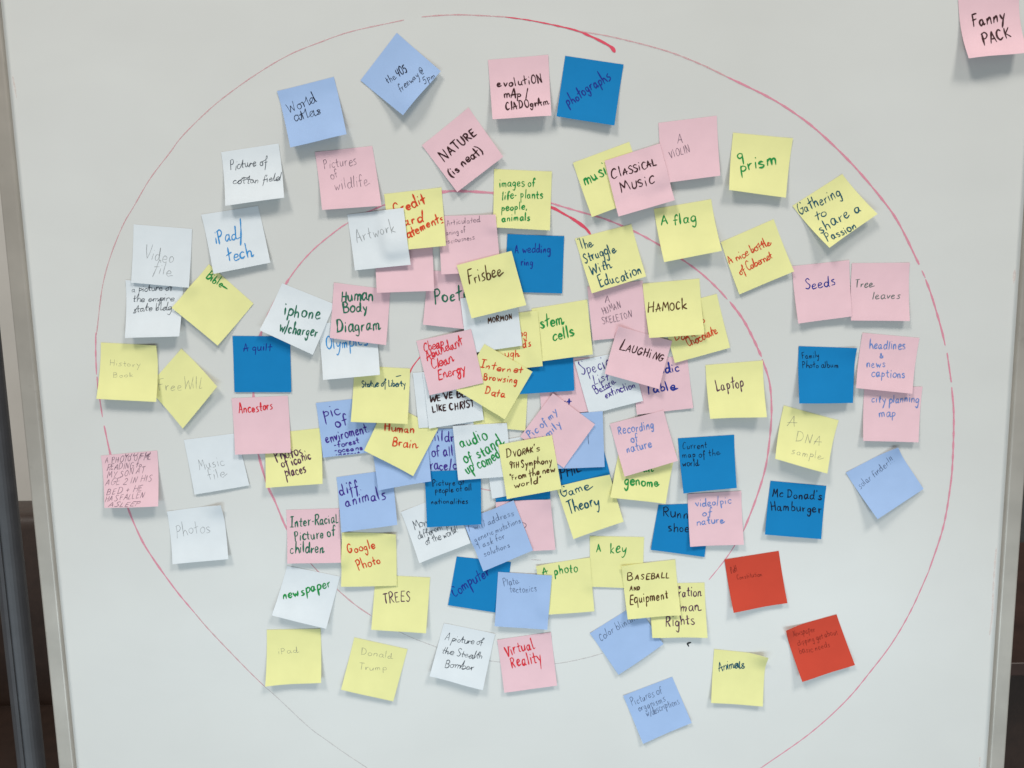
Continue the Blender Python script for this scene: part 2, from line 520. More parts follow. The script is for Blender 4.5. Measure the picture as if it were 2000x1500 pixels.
# ------------------------------------------------------------------ handwriting: single stroke letters
GLY = {
    'a': (5.4, "4.2,4.3 2.6,5 0.8,3.8 0.5,1.6 1.6,0.1 3.2,0.8 4.3,4.6 4.2,1.2 5.2,0.1"),
    'b': (4.9, "0.7,8 0.7,4 0.7,0.2/0.7,3 2.2,4.8 4.2,3.8 4.2,1.2 2.2,0 0.8,0.8"),
    'c': (4.6, "4.2,4.2 2.6,5 0.8,3.8 0.6,1.4 2.2,0 4.3,0.9"),
    'd': (5.3, "4.1,4 2.4,4.9 0.7,3.6 0.6,1.2 2,0 3.9,1.4 4.5,5 4.6,8/4.6,8 4.3,3 4.5,1 5.2,0.1"),
    'e': (4.8, "0.7,2.4 4,2.9 3.6,4.7 2,5 0.6,3.3 0.8,1 2.5,0 4.5,1"),
    'f': (3.8, "4.2,7.2 3,8 1.8,6.8 1.6,3 1.6,-0.3/0,4.4 3.6,4.7"),
    'g': (4.9, "4.2,4.2 2.4,5 0.7,3.6 0.7,1.4 2.2,0.4 4.1,2 4.3,4.6 4.2,-1 3,-3 0.8,-2.4"),
    'h': (4.9, "0.7,8 0.7,4 0.7,0/0.7,2.4 2.2,4.7 3.9,4 4.1,0"),
    'i': (2.0, "0.8,5 0.9,0/0.9,7 1.05,6.7"),
    'j': (2.4, "1.6,5 1.6,-2 0,-3/1.6,7 1.7,6.7"),
    'k': (4.5, "0.7,8 0.7,0/~3.8,4.9 0.9,2.2 4.2,0"),
    'l': (2.0, "0.8,8 0.8,4 0.9,0.1"),
    'm': (6.8, "0.6,4.8 0.6,0/0.6,3 1.9,4.8 3.1,4 3.2,0/3.2,3 4.5,4.8 5.8,4 5.9,0"),
    'n': (4.8, "0.6,4.8 0.7,0/0.7,2.8 2.2,4.8 3.8,4 4,0"),
    'o': (4.9, "2.6,5 0.8,4 0.6,1.4 2.2,0 4.2,1.2 4.2,3.8 2.4,5"),
    'p': (4.8, "0.7,4.9 0.7,1 0.7,-3/0.7,3.4 2.2,5 4.2,3.8 4,1.4 2.2,0.2 0.8,1"),
    'q': (5.0, "4.2,4.4 2.4,5 0.7,3.4 0.8,1.2 2.4,0.3 4.1,2/4.3,4.8 4.2,-3"),
    'r': (3.7, "0.6,4.8 0.7,0/0.7,2.6 1.8,4.5 3.4,4.7"),
    's': (4.3, "3.8,4.4 2.2,5 0.8,4 2.2,2.7 3.8,1.4 2.4,0 0.4,0.6"),
    't': (3.8, "1.9,7.2 1.8,3 1.9,0.8 3.2,0.2/0,4.9 3.8,5.1"),
    'u': (5.0, "0.6,4.9 0.7,1.2 2,0 3.8,1.4 4.1,4.8 4.1,1 4.9,0"),
    'v': (4.2, "~0.3,4.9 2,0 3.9,5"),
    'w': (6.5, "~0.3,4.9 1.8,0 3.1,3.6 4.6,0 6.2,5"),
    'x': (4.3, "~0.4,4.9 3.9,0/~4,4.9 0.3,0"),
    'y': (4.7, "0.4,4.9 1,2.2 2.2,1.6 4,3.4/4.3,4.9 3.2,-1 1.4,-3 0.2,-2.4"),
    'z': (4.4, "~0.5,4.8 3.8,4.9 0.4,0.1 4.1,0.1"),
    'A': (5.6, "~0,0 2.8,8 5.2,0/~1.1,2.8 4.5,3"),
    'B': (5.6, "0.6,8 0.7,0/0.4,7.6 2.6,8.1 4.4,6.4 3,4.5 1,4.2/1,4.2 4.2,4 5,1.8 3.4,0.1 0.6,0.1"),
    'C': (5.5, "5,6.8 3.2,8 1,6.2 0.6,2.4 2.4,0 5.2,1"),
    'D': (6.2, "0.9,7.8 0.9,0.1/0.1,7.8 3.6,7.6 5.6,4.6 4.4,1.2 0.4,0"),
    'E': (5.2, "~4.6,7.9 0.7,7.8 0.7,0.1 4.9,0.2/~0.8,4.2 3.9,4.3"),
    'F': (4.9, "~4.9,8 0.7,7.8 0.6,0/~0.2,4.1 3.9,4.4"),
    'G': (6.0, "5,6.8 3,8 0.9,6 0.7,2.2 2.8,0 5,1.6 5.2,3.6/~2.8,3.5 5.9,3.8"),
    'H': (5.7, "~0.7,8 0.7,0/~4.9,8 4.9,0/~0.5,4 5.2,4.2"),
    'I': (1.9, "~0.9,8 0.9,0"),
    '|': (4.6, "~2.4,7.9 2.2,0.1/~0.4,7.9 4.5,8/~0.2,0.1 4.2,0.1"),
    'K': (5.0, "~0.7,8 0.7,0/~4.6,7.8 0.9,3.8 5,0"),
    'L': (4.8, "~0.8,8 0.7,0.1 4.8,0.3"),
    'M': (7.0, "~0.3,0 1.2,8 3.2,2.6 5.4,8 6.6,0"),
    'N': (5.8, "~0.6,0 0.8,8 4.6,0.2 5.1,8"),
    'O': (6.0, "3.2,8 0.9,6 0.8,2 3,0 5.3,2 5.2,6 2.9,8"),
    'P': (5.1, "0.8,7.8 0.8,4 0.7,-0.5/0.2,7.4 3.2,8.1 4.8,6.2 3.2,4.2 0.9,4"),
    'R': (5.4, "0.8,7.8 0.8,4 0.7,0/0.2,7.4 3.2,8.1 4.7,6.2 3.2,4.3 1,4.1/~1.8,4.1 5,0"),
    'S': (5.2, "4.8,7 3,8.1 0.9,6.6 2.6,4.4 4.8,2.4 3,0 0.5,0.8"),
    'T': (5.6, "~0.1,7.8 5.6,8/~2.9,7.9 2.7,0"),
    'U': (5.7, "0.6,8 0.8,2 2.6,0 4.8,2 5,8"),
    'V': (5.2, "~0.1,8 2.6,0 5.1,8"),
    'W': (7.8, "~0.1,8 1.8,0 3.9,5.6 5.9,0 7.6,8"),
    'Y': (5.4, "~0.2,8 2.8,4.2/~5.3,8 2.2,0"),
    'Z': (5.2, "~0.5,7.9 4.8,7.8 0.5,0.2 5,0.2"),
    '0': (5.2, "2.8,8 0.8,6 0.7,2 2.6,0 4.6,2 4.5,6 2.6,8"),
    '2': (5.2, "0.6,6.6 2.4,8 4.4,6.4 3,3.4 0.5,0.3 5,0.3"),
    '4': (5.2, "~0.9,7.8 0.5,3.6 4.8,3.8/~4.2,8 3.6,0"),
    '5': (4.9, "~4.6,8 1.2,7.8 0.9,4.6/0.9,4.6 3.4,5 4.4,2.4 2.6,0 0.4,0.6"),
    '9': (5.0, "4.2,7 2.2,8 0.7,6 2,4.2 4.2,5.6 4.4,7.6 3.8,0"),
    '.': (1.6, "0.7,0.1 0.9,0.2"),
    ',': (1.6, "0.9,0.4 0.4,-1.2"),
    "'": (1.4, "0.8,8 0.6,6.4"),
    '"': (2.6, "0.8,8 0.6,6.2/1.9,8 1.7,6.2"),
    '!': (1.9, "1.2,8 0.9,2.4/0.8,0.1 0.9,0.2"),
    '-': (3.2, "~0.4,2.9 2.8,3.1"),
    '+': (4.8, "~2.4,5.6 2.3,0.8/~0.2,3.1 4.6,3.3"),
    '/': (3.4, "~3.3,8.8 0.2,-1"),
    '&': (4.6, "4.3,0.2 1.6,4.6 1.4,6.4 2.8,6.6 2.8,5 0.7,2.6 0.8,0.6 2.6,0.1 4.2,2.6"),
    '(': (2.8, "2.6,8.6 0.8,6 0.8,1.6 2.6,-1"),
    ')': (2.8, "0.2,8.6 2,6 2,1.6 0.2,-1"),
    '@': (6.2, "4,3.4 2.6,4.4 2,2.4 3.4,1.6 4.2,4.2 4.6,2.2 5.8,3.6 4.6,6.4 1.8,6.2 0.6,3 2.4,0 5,0.2"),
}


def parse(g):
    out = []
    for s in g.split('/'):
        st = s.startswith('~')
        if st:
            s = s[1:]
        out.append((st, np.array([[float(q) for q in pt.split(',')] for pt in s.split()])))
    return out


GLYPH = {k: (w, parse(g)) for k, (w, g) in GLY.items()}
# a second way of making some letters; every writer mixes the two in his own way
ALT = {
    'a': "3.8,4.5 2.0,5 0.5,3.2 0.7,0.8 2.0,0 3.8,2.2/3.9,5.2 4.0,1.6 4.5,0.1 5.6,0.4",
    'r': "~0.5,5 0.9,0 1.2,3.6 3.4,5",
    'y': "~0.4,5 2.2,1.4/~4.4,5 1.2,-3",
    'f': "3.6,6.8 2.8,8 1.8,7 1.8,2 1.4,-2.6/0.2,4 3.8,4.8",
    'g': "4,4.6 2.2,5 0.8,3.4 1.2,1.2 2.8,0.8 4.1,3/4.2,5 4,-1.6 2.4,-3.2 0.4,-1.6",
    't': "2,7.6 1.8,0/-0.4,5 4.2,5.6",
    'n': "~0.5,0 0.7,4.6 1,2.6/1,2.6 2.6,4.9 3.6,3.6 3.8,0",
    'k': "0.7,8 0.7,0/4,5 1,2 3,1.6 4.8,-0.4",
    'e': "0.6,2.6 2.6,2.8 4,3.8 3.2,5 1.4,4.6 0.6,2 1.8,0 4.8,0.9",
    'p': "0.9,5.6 0.6,-3/0.8,4 2.8,5.2 4.4,3.8 3.4,1.6 0.8,1.4",
    's': "3.6,5.2 1.2,4.6 1.4,3.2 3.4,1.8 3,0.2 0.2,-0.2",
    'u': "0.5,5 0.9,0.8 2.6,0 4.2,2 4.4,5/4.4,5 4.5,0",
    'h': "1.0,8.4 0.6,0/0.6,2 2.4,4.4 3.8,3 5,-0.2",
    'A': "~0,0 2.2,8 4.6,0/-0.6,2.4 5.6,3.4",
}
ALTG = {k: parse(g) for k, g in ALT.items()}


def write_line(text, x0, y0, x1, y1, h, rng, slant, joined, small=0, hand=None):
    """pen strokes, in picture points, for one written line"""
    adv = []
    for ch in text:
        adv.append(3.4 if ch == ' ' else GLYPH[ch][0] + (0.6 if joined else 1.25))
    size = [1.0] * len(text)
    if small:
        size = [1.0 if (i == 0 or text[i - 1] == ' ' or not ch.isupper()) else 0.72 for i, ch in enumerate(text)]
    adv = [a * k * rng.uniform(0.93, 1.07) for a, k in zip(adv, size)]
    tot = sum(adv)
    e = np.array([x1 - x0, y1 - y0], float)
    L = np.linalg.norm(e)
    e /= L
    n = np.array([e[1], -e[0]])
    sx, sy = L / tot, h / 8.0
    cur, strokes, last = 0.0, [], None
    tail = rng.random() < 0.55
    drift, ph0 = rng.uniform(-0.7, 0.7), rng.uniform(0, 6)
    for num, (ch, a, ks) in enumerate(zip(text, adv, size)):
        if ch == ' ':
            cur += a
            last = None
            continue
        ga = rng.uniform(-0.085, 0.085)
        gs = rng.uniform(0.88, 1.12) * ks
        gy = rng.uniform(-0.4, 0.4) + drift * math.sin(cur * 0.13 + ph0)
        sh = slant + rng.uniform(-0.10, 0.10)
        first = True
        form = ALTG[ch] if ch in hand['alt'] else GLYPH[ch][1]
        for part, (st, pts) in enumerate(form):
            q = pts.copy()
            if ch.islower():
                yy = q[:, 1]
                xh = hand['xh']
                q[:, 1] = np.where(yy > 5, 5 * xh + (yy - 5) * (8 - 5 * xh) / 3, np.where(yy > 0, yy * xh, yy * hand['desc']))
            if num == len(text) - 1 and tail and ch in 'aehnlmdu' and part == (len(form) - 1 if ch in 'hnmdua' else 0):
                q = np.vstack([q, q[-1] + [rng.uniform(1.4, 3.0), rng.uniform(0.2, 1.2)]])
            q = q + np.array([[rng.uniform(-0.17, 0.17), rng.uniform(-0.17, 0.17)] for _ in q])
            q *= gs
            q[:, 0] += q[:, 1] * sh
            c, s = math.cos(ga), math.sin(ga)
            q = np.stack([q[:, 0] * c - q[:, 1] * s, q[:, 0] * s + q[:, 1] * c], 1)
            q[:, 1] += gy
            P = np.array([x0, y0]) + ((cur + q[:, 0]) * sx)[:, None] * e + (q[:, 1] * sy)[:, None] * n
            if st:
                dense = []
                for i in range(len(P) - 1):
                    k = max(3, int(np.linalg.norm(P[i + 1] - P[i]) / 1.5))
                    seg = P[i] + (P[i + 1] - P[i]) * np.linspace(0, 1, k, endpoint=(i == len(P) - 2))[:, None]
                    bow = np.sin(np.linspace(0, math.pi, len(seg))) * rng.uniform(-0.03, 0.03) * np.linalg.norm(P[i + 1] - P[i])
                    dirv = (P[i + 1] - P[i]) / max(1e-6, np.linalg.norm(P[i + 1] - P[i]))
                    seg = seg + bow[:, None] * np.array([-dirv[1], dirv[0]])
                    dense.append(seg)
                S = np.vstack(dense)
            else:
                S = catmull(P, 1.3)
            if joined and first and last is not None and ch.islower():
                mid = 0.5 * (last + S[0]) - n * 0.05 * h
                strokes.append(catmull(np.array([last, mid, S[0]]), 1.3))
            strokes.append(S)
            first = False
            endpt = S[-1]
        last = endpt if ch.islower() and ch not in 'ij' else None
        cur += a
    return strokes


# ------------------------------------------------------------------ sticky notes
# key: (paper, picture corners TL TR BR BL, lift of the lower corners in mm, ink, pen width, lines, label, options)
Q = {}


def N(key, paper, quad, lift, ink, w, lines, label, **opt):
    Q[key] = (paper, quad, lift, ink, w, lines, label, opt)


exec_notes = True
N(1, 'L', (704, 157, 775, 64, 861, 139, 787, 225), (12, 5), 'NB', 1.9,
  [('the', 758, 165, 773, 153, 15), ('405', 777, 153, 797, 139, 17, 3.2), ('freeway @', 781, 181, 830, 143, 15), ('5pm', 828, 167, 852, 149, 14)],
  'light blue note tilted into a diamond at the top, mentioning a freeway at 5pm', joined=0, slant=0.25)
N(2, 'L', (541, 178, 652, 150, 677, 262, 567, 288), (11, 11), 'NB', 2.2, [('World', 563, 220, 618, 199, 20), ('atlas', 574, 237, 629, 221, 19)],
  'light blue note reading World atlas in thin black pen', joined=1, slant=-0.05)
N(3, 'W', (432, 297, 544, 280, 555, 386, 440, 402), (10, 10), 'P', 2.0, [('Picture of', 448, 330, 521, 322, 20), ('cotton field', 453, 359, 547, 352, 17), ('-', 462, 352, 482, 351, 14)],
  'white note in cursive reading Picture of cotton field', joined=1, slant=0.25)
N(4, 'P', (615, 297, 727, 285, 745, 402, 629, 410), (6, 7), 'GP', 1.8, [('Pictures', 632, 328, 697, 320, 18), ('of', 645, 349, 661, 344, 17), ('wildlife', 652, 370, 720, 360, 21)],
  'pink note with faint grey writing Pictures of wildlife')
N(5, 'P', (824, 284, 915, 210, 983, 306, 893, 375), (6, 5), 'K', 4.0, [('NATURE', 866, 316, 934, 262, 23), ('(is neat)', 881, 346, 946, 296, 19)],
  'pink tilted note reading NATURE (is neat) in black marker', small=1)
N(6, 'P', (953, 117, 1071, 107, 1077, 226, 962, 233), (10, 10), 'K', 3.4, [('evoluti0N', 971, 170, 1063, 161, 18), ('mAp /', 984, 191, 1034, 190, 17), ('ClADOgrAm', 988, 215, 1073, 204, 16)],
  'pink note reading evolution map / cladogram in black marker')
N(7, 'D', (1104, 109, 1218, 126, 1200, 245, 1087, 227), (7, 7), 'N', 3.0, [('photographs', 1109, 206, 1196, 152, 24)],
  'deep blue note reading photographs on a rising slant', slant=0.1)
N(8, 'P', (1286, 240, 1400, 226, 1407, 343, 1294, 358), (7, 7), 'GP', 2.2, [('A', 1324, 280, 1336, 278, 17), ('VIOLIN', 1310, 309, 1351, 296, 15)],
  'pink note reading A VIOLIN, behind the classical music note')
N(9, 'Y', (1119, 318, 1229, 277, 1266, 383, 1156, 424), (8, 6), 'G', 4.2, [('music', 1142, 359, 1202, 334, 26)],
  'yellow note with a half covered green word, under the classical music note')
N(10, 'P', (1181, 314, 1289, 280, 1318, 391, 1208, 423), (11, 10), 'K', 3.4, [('ClASSiCAL', 1195, 349, 1285, 321, 19), ('MUSiC', 1214, 377, 1280, 354, 18)],
  'pink note reading CLASSICAL MUSIC between a yellow note and the violin note', slant=0.1, small=1)
N(11, 'Y', (1432, 259, 1549, 270, 1535, 386, 1424, 371), (9, 7), 'G', 4.2, [('q', 1441, 313, 1455, 310, 22), ('prism', 1446, 334, 1519, 322, 24)],
  'yellow note reading a prism in green marker')
N(12, 'Y', (1277, 408, 1389, 389, 1410, 490, 1297, 512), (13, 13), 'G', 3.5, [('A', 1293, 438, 1307, 436, 17), ('flag', 1318, 437, 1364, 432, 21)],
  'yellow note reading A flag in green, standing off the board')
N(13, 'Y', (1408, 473, 1511, 428, 1551, 530, 1444, 575), (3, 5), 'O', 2.6, [('A nice bottle', 1426, 515, 1507, 476, 17), ('of Cabernet', 1446, 536, 1510, 502, 17)],
  'yellow tilted note about a nice bottle of wine in orange red writing', joined=1)
N(14, 'Y', (1548, 402, 1645, 340, 1714, 418, 1620, 484), (14, 9), 'T', 3.0, [('Gathering', 1564, 420, 1648, 379, 22), ('to', 1597, 428, 1622, 417, 17), ('share a', 1605, 456, 1687, 408, 22), ('Passion', 1618, 473, 1677, 443, 16)],
  'yellow tilted note reading Gathering to share a passion in teal')
N(15, 'P', (1547, 520, 1659, 508, 1664, 618, 1559, 632), (7, 6), 'N', 3.0, [('Seeds', 1575, 567, 1638, 556, 21)],
  'pink note reading Seeds in dark blue, left of the tree leaves note')
N(16, 'P', (1664, 514, 1777, 513, 1777, 627, 1662, 626), (6, 6), 'GG', 2.6, [('Tree', 1671, 561, 1707, 561, 15), ('leaves', 1704, 584, 1762, 582, 15)],
  'pink note reading Tree leaves in grey green', slant=0.2)
N(17, 'W', (393, 419, 504, 402, 528, 513, 417, 535), (5, 5), 'C', 3.4, [('iPad', 421, 476, 467, 467, 25), ('/', 470, 474, 480, 472, 46), ('tech', 446, 511, 497, 498, 27)],
  'white note with sky blue writing ending in tech, above the Bible note')
N(18, 'W', (261, 438, 375, 447, 369, 562, 256, 552), (3, 3), 'PK', 2.0, [('Video', 281, 506, 341, 511, 25), ('file', 297, 532, 337, 540, 22)],
  'white note reading Video file in faint pencil')
N(19, 'W', (245, 547, 357, 552, 350, 657, 244, 660), (10, 10), 'P', 1.9, [('a picture of', 256, 571, 338, 568, 15), ('the empire', 258, 591, 341, 589, 15), ('state bldg', 259, 611, 335, 607, 16)],
  'white note with three lines of black cursive, under the video file note', joined=1, slant=0.25)
N(20, 'Y', (408, 516, 495, 593, 425, 675, 335, 601), (6, 6), 'G', 3.4, [('Bible', 401, 542, 434, 563, 17), ('-', 430, 561, 446, 572, 12)],
  'yellow diamond note reading Bible in green along its upper edge')
N(21, 'Y', (197, 669, 305, 675, 305, 785, 188, 779), (9, 9), 'PK', 1.6, [('History', 212, 713, 273, 715, 12), ('Book', 219, 736, 260, 734, 9)],
  'yellow note reading History Book in faint pencil at the left', curl=(0, 4))
N(22, 'Y', (287, 757, 354, 681, 424, 755, 357, 837), (6, 9), 'PK', 1.9, [('FreeWill', 309, 763, 394, 757, 23)],
  'yellow diamond note reading FreeWill in pencil beside the history note')
N(23, 'D', (454, 656, 566, 657, 569, 766, 458, 766), (1, 1), 'N', 2.6, [('A quilt', 476, 686, 532, 685, 15)],
  'deep blue note reading A quilt, just above the ancestors note')
N(24, 'P', (452, 778, 562, 773, 568, 884, 459, 888), (5, 5), 'R', 3.2, [('Ancestors', 466, 807, 534, 799, 21)],
  'pink note reading Ancestors in red marker', slant=0.1)
N(25, 'W', (359, 859, 462, 846, 487, 948, 380, 966), (2, 2), 'PK', 1.9, [('Music', 390, 917, 442, 906, 20), ('file', 409, 936, 444, 930, 19)],
  'white note reading Music file in faint pencil')
N(26, 'P', (197, 890, 307, 880, 309, 989, 204, 992), (9, 10), 'GP', 1.7,
  [('A PHOTO OF ME', 204, 906, 294, 899, 12), ('VIDEO', 240, 894, 293, 890, 10, 2.4), ('READING to', 206, 921, 275, 914, 12), ('MY SON AT', 207, 936, 280, 926, 12), ('AGE 2 IN HIS', 204, 951, 295, 942, 12),
   ('BED + HE', 206, 969, 277, 959, 11), ('HAS FALLEN', 204, 981, 280, 972, 10), ('ASLEEP', 211, 990, 272, 987, 8)],
  'pink note crowded with seven lines of slanted capitals at the far left', slant=0.45)
N(27, 'W', (326, 999, 431, 987, 446, 1092, 337, 1102), (7, 6), 'PK', 1.9, [('Photos', 343, 1050, 410, 1039, 26)],
  'white note reading Photos in faint pencil at lower left', curl=(0, 7))
N(28, 'W', (551, 553, 653, 594, 611, 693, 507, 645), (8, 6), 'DG', 3.8, [('iphone', 553, 612, 626, 625, 25), ('w/charger', 543, 645, 620, 658, 24)],
  'white tilted note in green mentioning a charger, above the quilt note', joined=0, slant=0.05)
N(29, 'P', (652, 552, 762, 566, 754, 674, 644, 660), (4, 5), 'DG', 4.2, [('Human', 666, 588, 731, 587, 22), ('Body', 670, 612, 720, 608, 19), ('Diagram', 658, 650, 744, 643, 23)],
  'pink note reading Human Body Diagram in dark green')
N(30, 'W', (620, 632, 733, 622, 742, 732, 631, 742), (9, 9), 'C', 3.0, [('Olympics', 637, 684, 721, 673, 24)],
  'white note with one pale blue word, tucked under the human body note')
N(31, 'Y', (750, 379, 862, 366, 871, 480, 761, 491), (8, 8), 'O', 4.2, [('Credit', 771, 419, 835, 397, 23), ('card', 776, 444, 829, 432, 22), ('Statements', 778, 471, 870, 431, 20)],
  'yellow note reading Credit card Statements in orange red, partly covered')
N(32, 'W', (678, 419, 788, 406, 802, 517, 693, 528), (6, 8), 'PK', 2.4, [('Artwork', 697, 473, 775, 453, 27)],
  'white note reading Artwork in pencil')
N(33, 'P', (855, 422, 968, 419, 978, 530, 862, 536), (7, 6), 'GP', 1.7, [('An Articulated', 856, 443, 939, 432, 12), ('meaning of', 858, 460, 911, 453, 11), ('consciousness', 857, 477, 928, 466, 11)],
  'pink note with small grey writing on consciousness, behind the credit card note')
N(34, 'P', (729, 462, 843, 455, 848, 568, 736, 572), (8, 8), 'GP', 1.7, [],
  'blank pink note below the artwork note')
N(35, 'P', (836, 528, 950, 535, 937, 646, 826, 634), (4, 3), 'DG', 4.4, [('Poetry', 848, 592, 930, 584, 29)],
  'pink note with a large dark green word cut off, Poetr')
N(36, 'Y', (892, 518, 999, 490, 1028, 596, 921, 622), (9, 9), 'BR', 3.2, [('Frisbee', 916, 555, 982, 538, 26)],
  'yellow note with one large brown word, overlapping the wedding ring note', slant=0.15, small=1)
N(37, 'D', (991, 457, 1102, 461, 1098, 573, 985, 570), (1, 1), 'N', 2.6, [('A wedding', 1006, 494, 1077, 491, 16), ('ring', 1018, 518, 1043, 517, 15)],
  'deep blue note reading A wedding ring')
N(38, 'W', (899, 583, 1008, 566, 1020, 675, 912, 691), (4, 4), 'BR', 3.0, [('.', 937, 627, 940, 627, 9), ('MORMON', 953, 632, 1003, 623, 11)],
  'white note with one word in brown capitals, below the big brown worded yellow note')
N(39, 'Y', (965, 330, 1078, 335, 1074, 450, 963, 444), (4, 4), 'G', 3.0, [('images of', 975, 366, 1046, 362, 17), ('life- plants', 980, 389, 1062, 386, 17), ('people,', 979, 412, 1031, 409, 14), ('animals', 980, 433, 1037, 430, 14)],
  'yellow note listing life, plants, people and animals in green')
N(40, 'Y', (1123, 466, 1233, 438, 1262, 540, 1156, 573), (7, 7), 'T', 3.1, [('The', 1135, 488, 1160, 479, 20), ('Struggle', 1143, 514, 1207, 491, 20), ('With', 1156, 537, 1199, 522, 18), ('Education', 1174, 562, 1257, 533, 21)],
  'yellow note reading The Struggle With Education in teal')
N(41, 'Y', (1038, 603, 1147, 585, 1158, 692, 1049, 707), (5, 5), 'G', 4.2, [('stem', 1055, 641, 1101, 632, 27), ('cells', 1080, 667, 1123, 656, 25)],
  'yellow note reading stem cells in green')
N(42, 'Y', (945, 620, 1050, 606, 1060, 715, 950, 728), (4, 3), 'O', 2.9, [('ng', 1014, 657, 1031, 655, 15), ("d's", 1021, 677, 1038, 673, 14), ('ough', 975, 698, 1015, 695, 15)],
  'yellow note showing only word endings in orange red, left of stem cells')
N(43, 'D', (1008, 655, 1118, 652, 1122, 763, 1012, 770), (4, 4), 'N', 2.6, [],
  'deep blue note with no writing showing, below the stem cells note')
N(44, 'Y', (946, 672, 1040, 726, 986, 819, 891, 762), (6, 7), 'O', 3.1, [('|nternet', 937, 717, 1022, 729, 14), ('Browsing', 944, 741, 1012, 748, 14), ('Data', 946, 768, 988, 777, 15)],
  'yellow tilted note reading Internet Browsing Data')
N(45, 'P', (813, 666, 920, 643, 944, 748, 839, 772), (5, 5), 'R', 2.9, [('Cheap', 828, 687, 869, 676, 18), ('Abundant', 835, 704, 906, 672, 20), ('Clean', 845, 721, 887, 707, 19), ('Energy', 857, 743, 912, 725, 20)],
  'pink note reading Cheap Abundant Clean Energy in red cursive', joined=1, slant=0.15)
N(460, 'W', (806, 728, 916, 722, 925, 830, 818, 836), (2, 2), 'BR', 3, [],
  'lowest white note of a pair under the clean energy note, only its left edge showing')
N(46, 'W', (825, 727, 930, 712, 945, 820, 838, 837), (4, 4), 'K', 4.0, [("WE'VE BEEN", 839, 784, 932, 770, 12), ('LIKE CHRIST', 845, 805, 929, 793, 13)],
  'white note with two lines of thick black capitals, under the clean energy note')
N(47, 'Y', (692, 714, 801, 720, 796, 828, 685, 824), (7, 8), 'T', 2.5, [('Statue of Liberty', 706, 756, 793, 754, 13), ('-', 771, 740, 785, 737, 9)],
  'yellow note reading Statue of Liberty in small teal writing', joined=1)
N(48, 'L', (617, 787, 728, 775, 740, 882, 631, 894), (2, 2), 'V', 3.6, [('pic.', 633, 819, 675, 808, 22), ('of', 655, 836, 684, 828, 23), ('enviroment.', 637, 866, 723, 843, 20), ('-forest', 653, 874, 703, 866, 11, 3.0), ('-oceans', 654, 884, 711, 878, 9, 2.8), ('-desert', 656, 891, 704, 887, 6, 2.2)],
  'light blue note in violet listing forest and oceans')
N(49, 'Y', (756, 784, 856, 837, 807, 930, 711, 880), (8, 8), 'O', 3.6, [('Human', 750, 842, 810, 848, 17), ('Brain', 765, 872, 815, 877, 18)],
  'yellow tilted note reading Human Brain')
N(50, 'L', (722, 848, 832, 832, 842, 940, 739, 958), (7, 7), 'V', 3, [],
  'light blue note without visible writing, beneath the human brain note')
N(51, 'L', (822, 838, 932, 836, 938, 938, 826, 944), (2, 2), 'V', 3.4, [('Children', 830, 863, 915, 860, 20), ('of all', 844, 892, 888, 890, 20), ('race/color', 841, 918, 928, 914, 19)],
  'light blue note in violet about children of all races, left of the audio note')
N(52, 'D', (829, 921, 939, 917, 940, 1024, 834, 1030), (5, 5), 'NB', 2.4, [('Picture of', 845, 951, 909, 946, 13), ('people of all', 850, 964, 923, 959, 13), ('nationalities', 842, 986, 916, 984, 11)],
  'deep blue note reading Picture of people of all nationalities')
N(53, 'W', (884, 832, 990, 826, 1000, 930, 895, 938), (5, 4), 'G', 3.8, [('audio', 901, 876, 954, 855, 23), ('of stand', 909, 907, 984, 869, 23), ('up comedy', 914, 927, 990, 889, 21)],
  'white note in green about audio of stand up comedy')
N(54, 'W', (944, 866, 1048, 848, 1064, 955, 961, 974), (2, 2), 'P', 2, [],
  'white note mostly hidden behind the ninth symphony note')
N(55, 'D', (962, 872, 1070, 862, 1075, 974, 969, 990), (2, 2), 'N', 2, [],
  'deep blue note showing only a strip below the ninth symphony note')
N(56, 'P', (968, 981, 1075, 976, 1085, 1074, 975, 1080), (3, 3), 'GP', 2.4, [('D', 1017, 1032, 1034, 1030, 13)],
  'pink note with a single red letter showing, right of the generic mutations note', curl=(2, 4))
N(57, 'L', (905, 1019, 1003, 977, 1041, 1075, 944, 1116), (5, 6), 'PB', 2.1, [('I will address', 917, 1040, 1006, 1006, 14), ('generic mutations', 928, 1059, 1019, 1021, 13), ('I ask for', 936, 1073, 988, 1051, 13), ('solutions', 946, 1088, 998, 1068, 13)],
  'light blue tilted note on generic mutations and solutions in grey pen', slant=0.15)
N(58, 'W', (783, 1000, 883, 961, 919, 1061, 819, 1100), (8, 6), 'P', 1.9, [('More of', 810, 1037, 862, 1016, 17), ('different places', 817, 1055, 907, 1017, 14), ('of the world!', 832, 1066, 896, 1040, 14)],
  'white tilted note ending of the world! in thin black pen', slant=0.1, joined=1)
N(59, 'Y', (973, 869, 1078, 850, 1097, 955, 990, 975), (7, 6), 'BR', 3.0, [("DVORAK's", 989, 894, 1057, 881, 16), ('9TH Symphony', 995, 915, 1079, 903, 15), ('"From the new', 996, 939, 1085, 920, 14), ('world"', 1004, 953, 1060, 942, 14)],
  'yellow note on a ninth symphony, From the new world', slant=0.15, small=1)
N(60, 'P', (1016, 853, 1080, 768, 1162, 829, 1101, 914), (5, 5), 'B', 3.0, [('Pic of my', 1036, 857, 1091, 805, 15), ('family', 1053, 871, 1100, 827, 16)],
  'pink diamond note reading Pic of my family in blue')
N(61, 'P', (1050, 703, 1152, 698, 1160, 803, 1058, 812), (2, 2), 'N', 3.8, [('+', 1107, 791, 1121, 789, 20), ('-', 1102, 789, 1108, 788, 14)],
  'pink note showing a navy plus sign, left of the species list note')
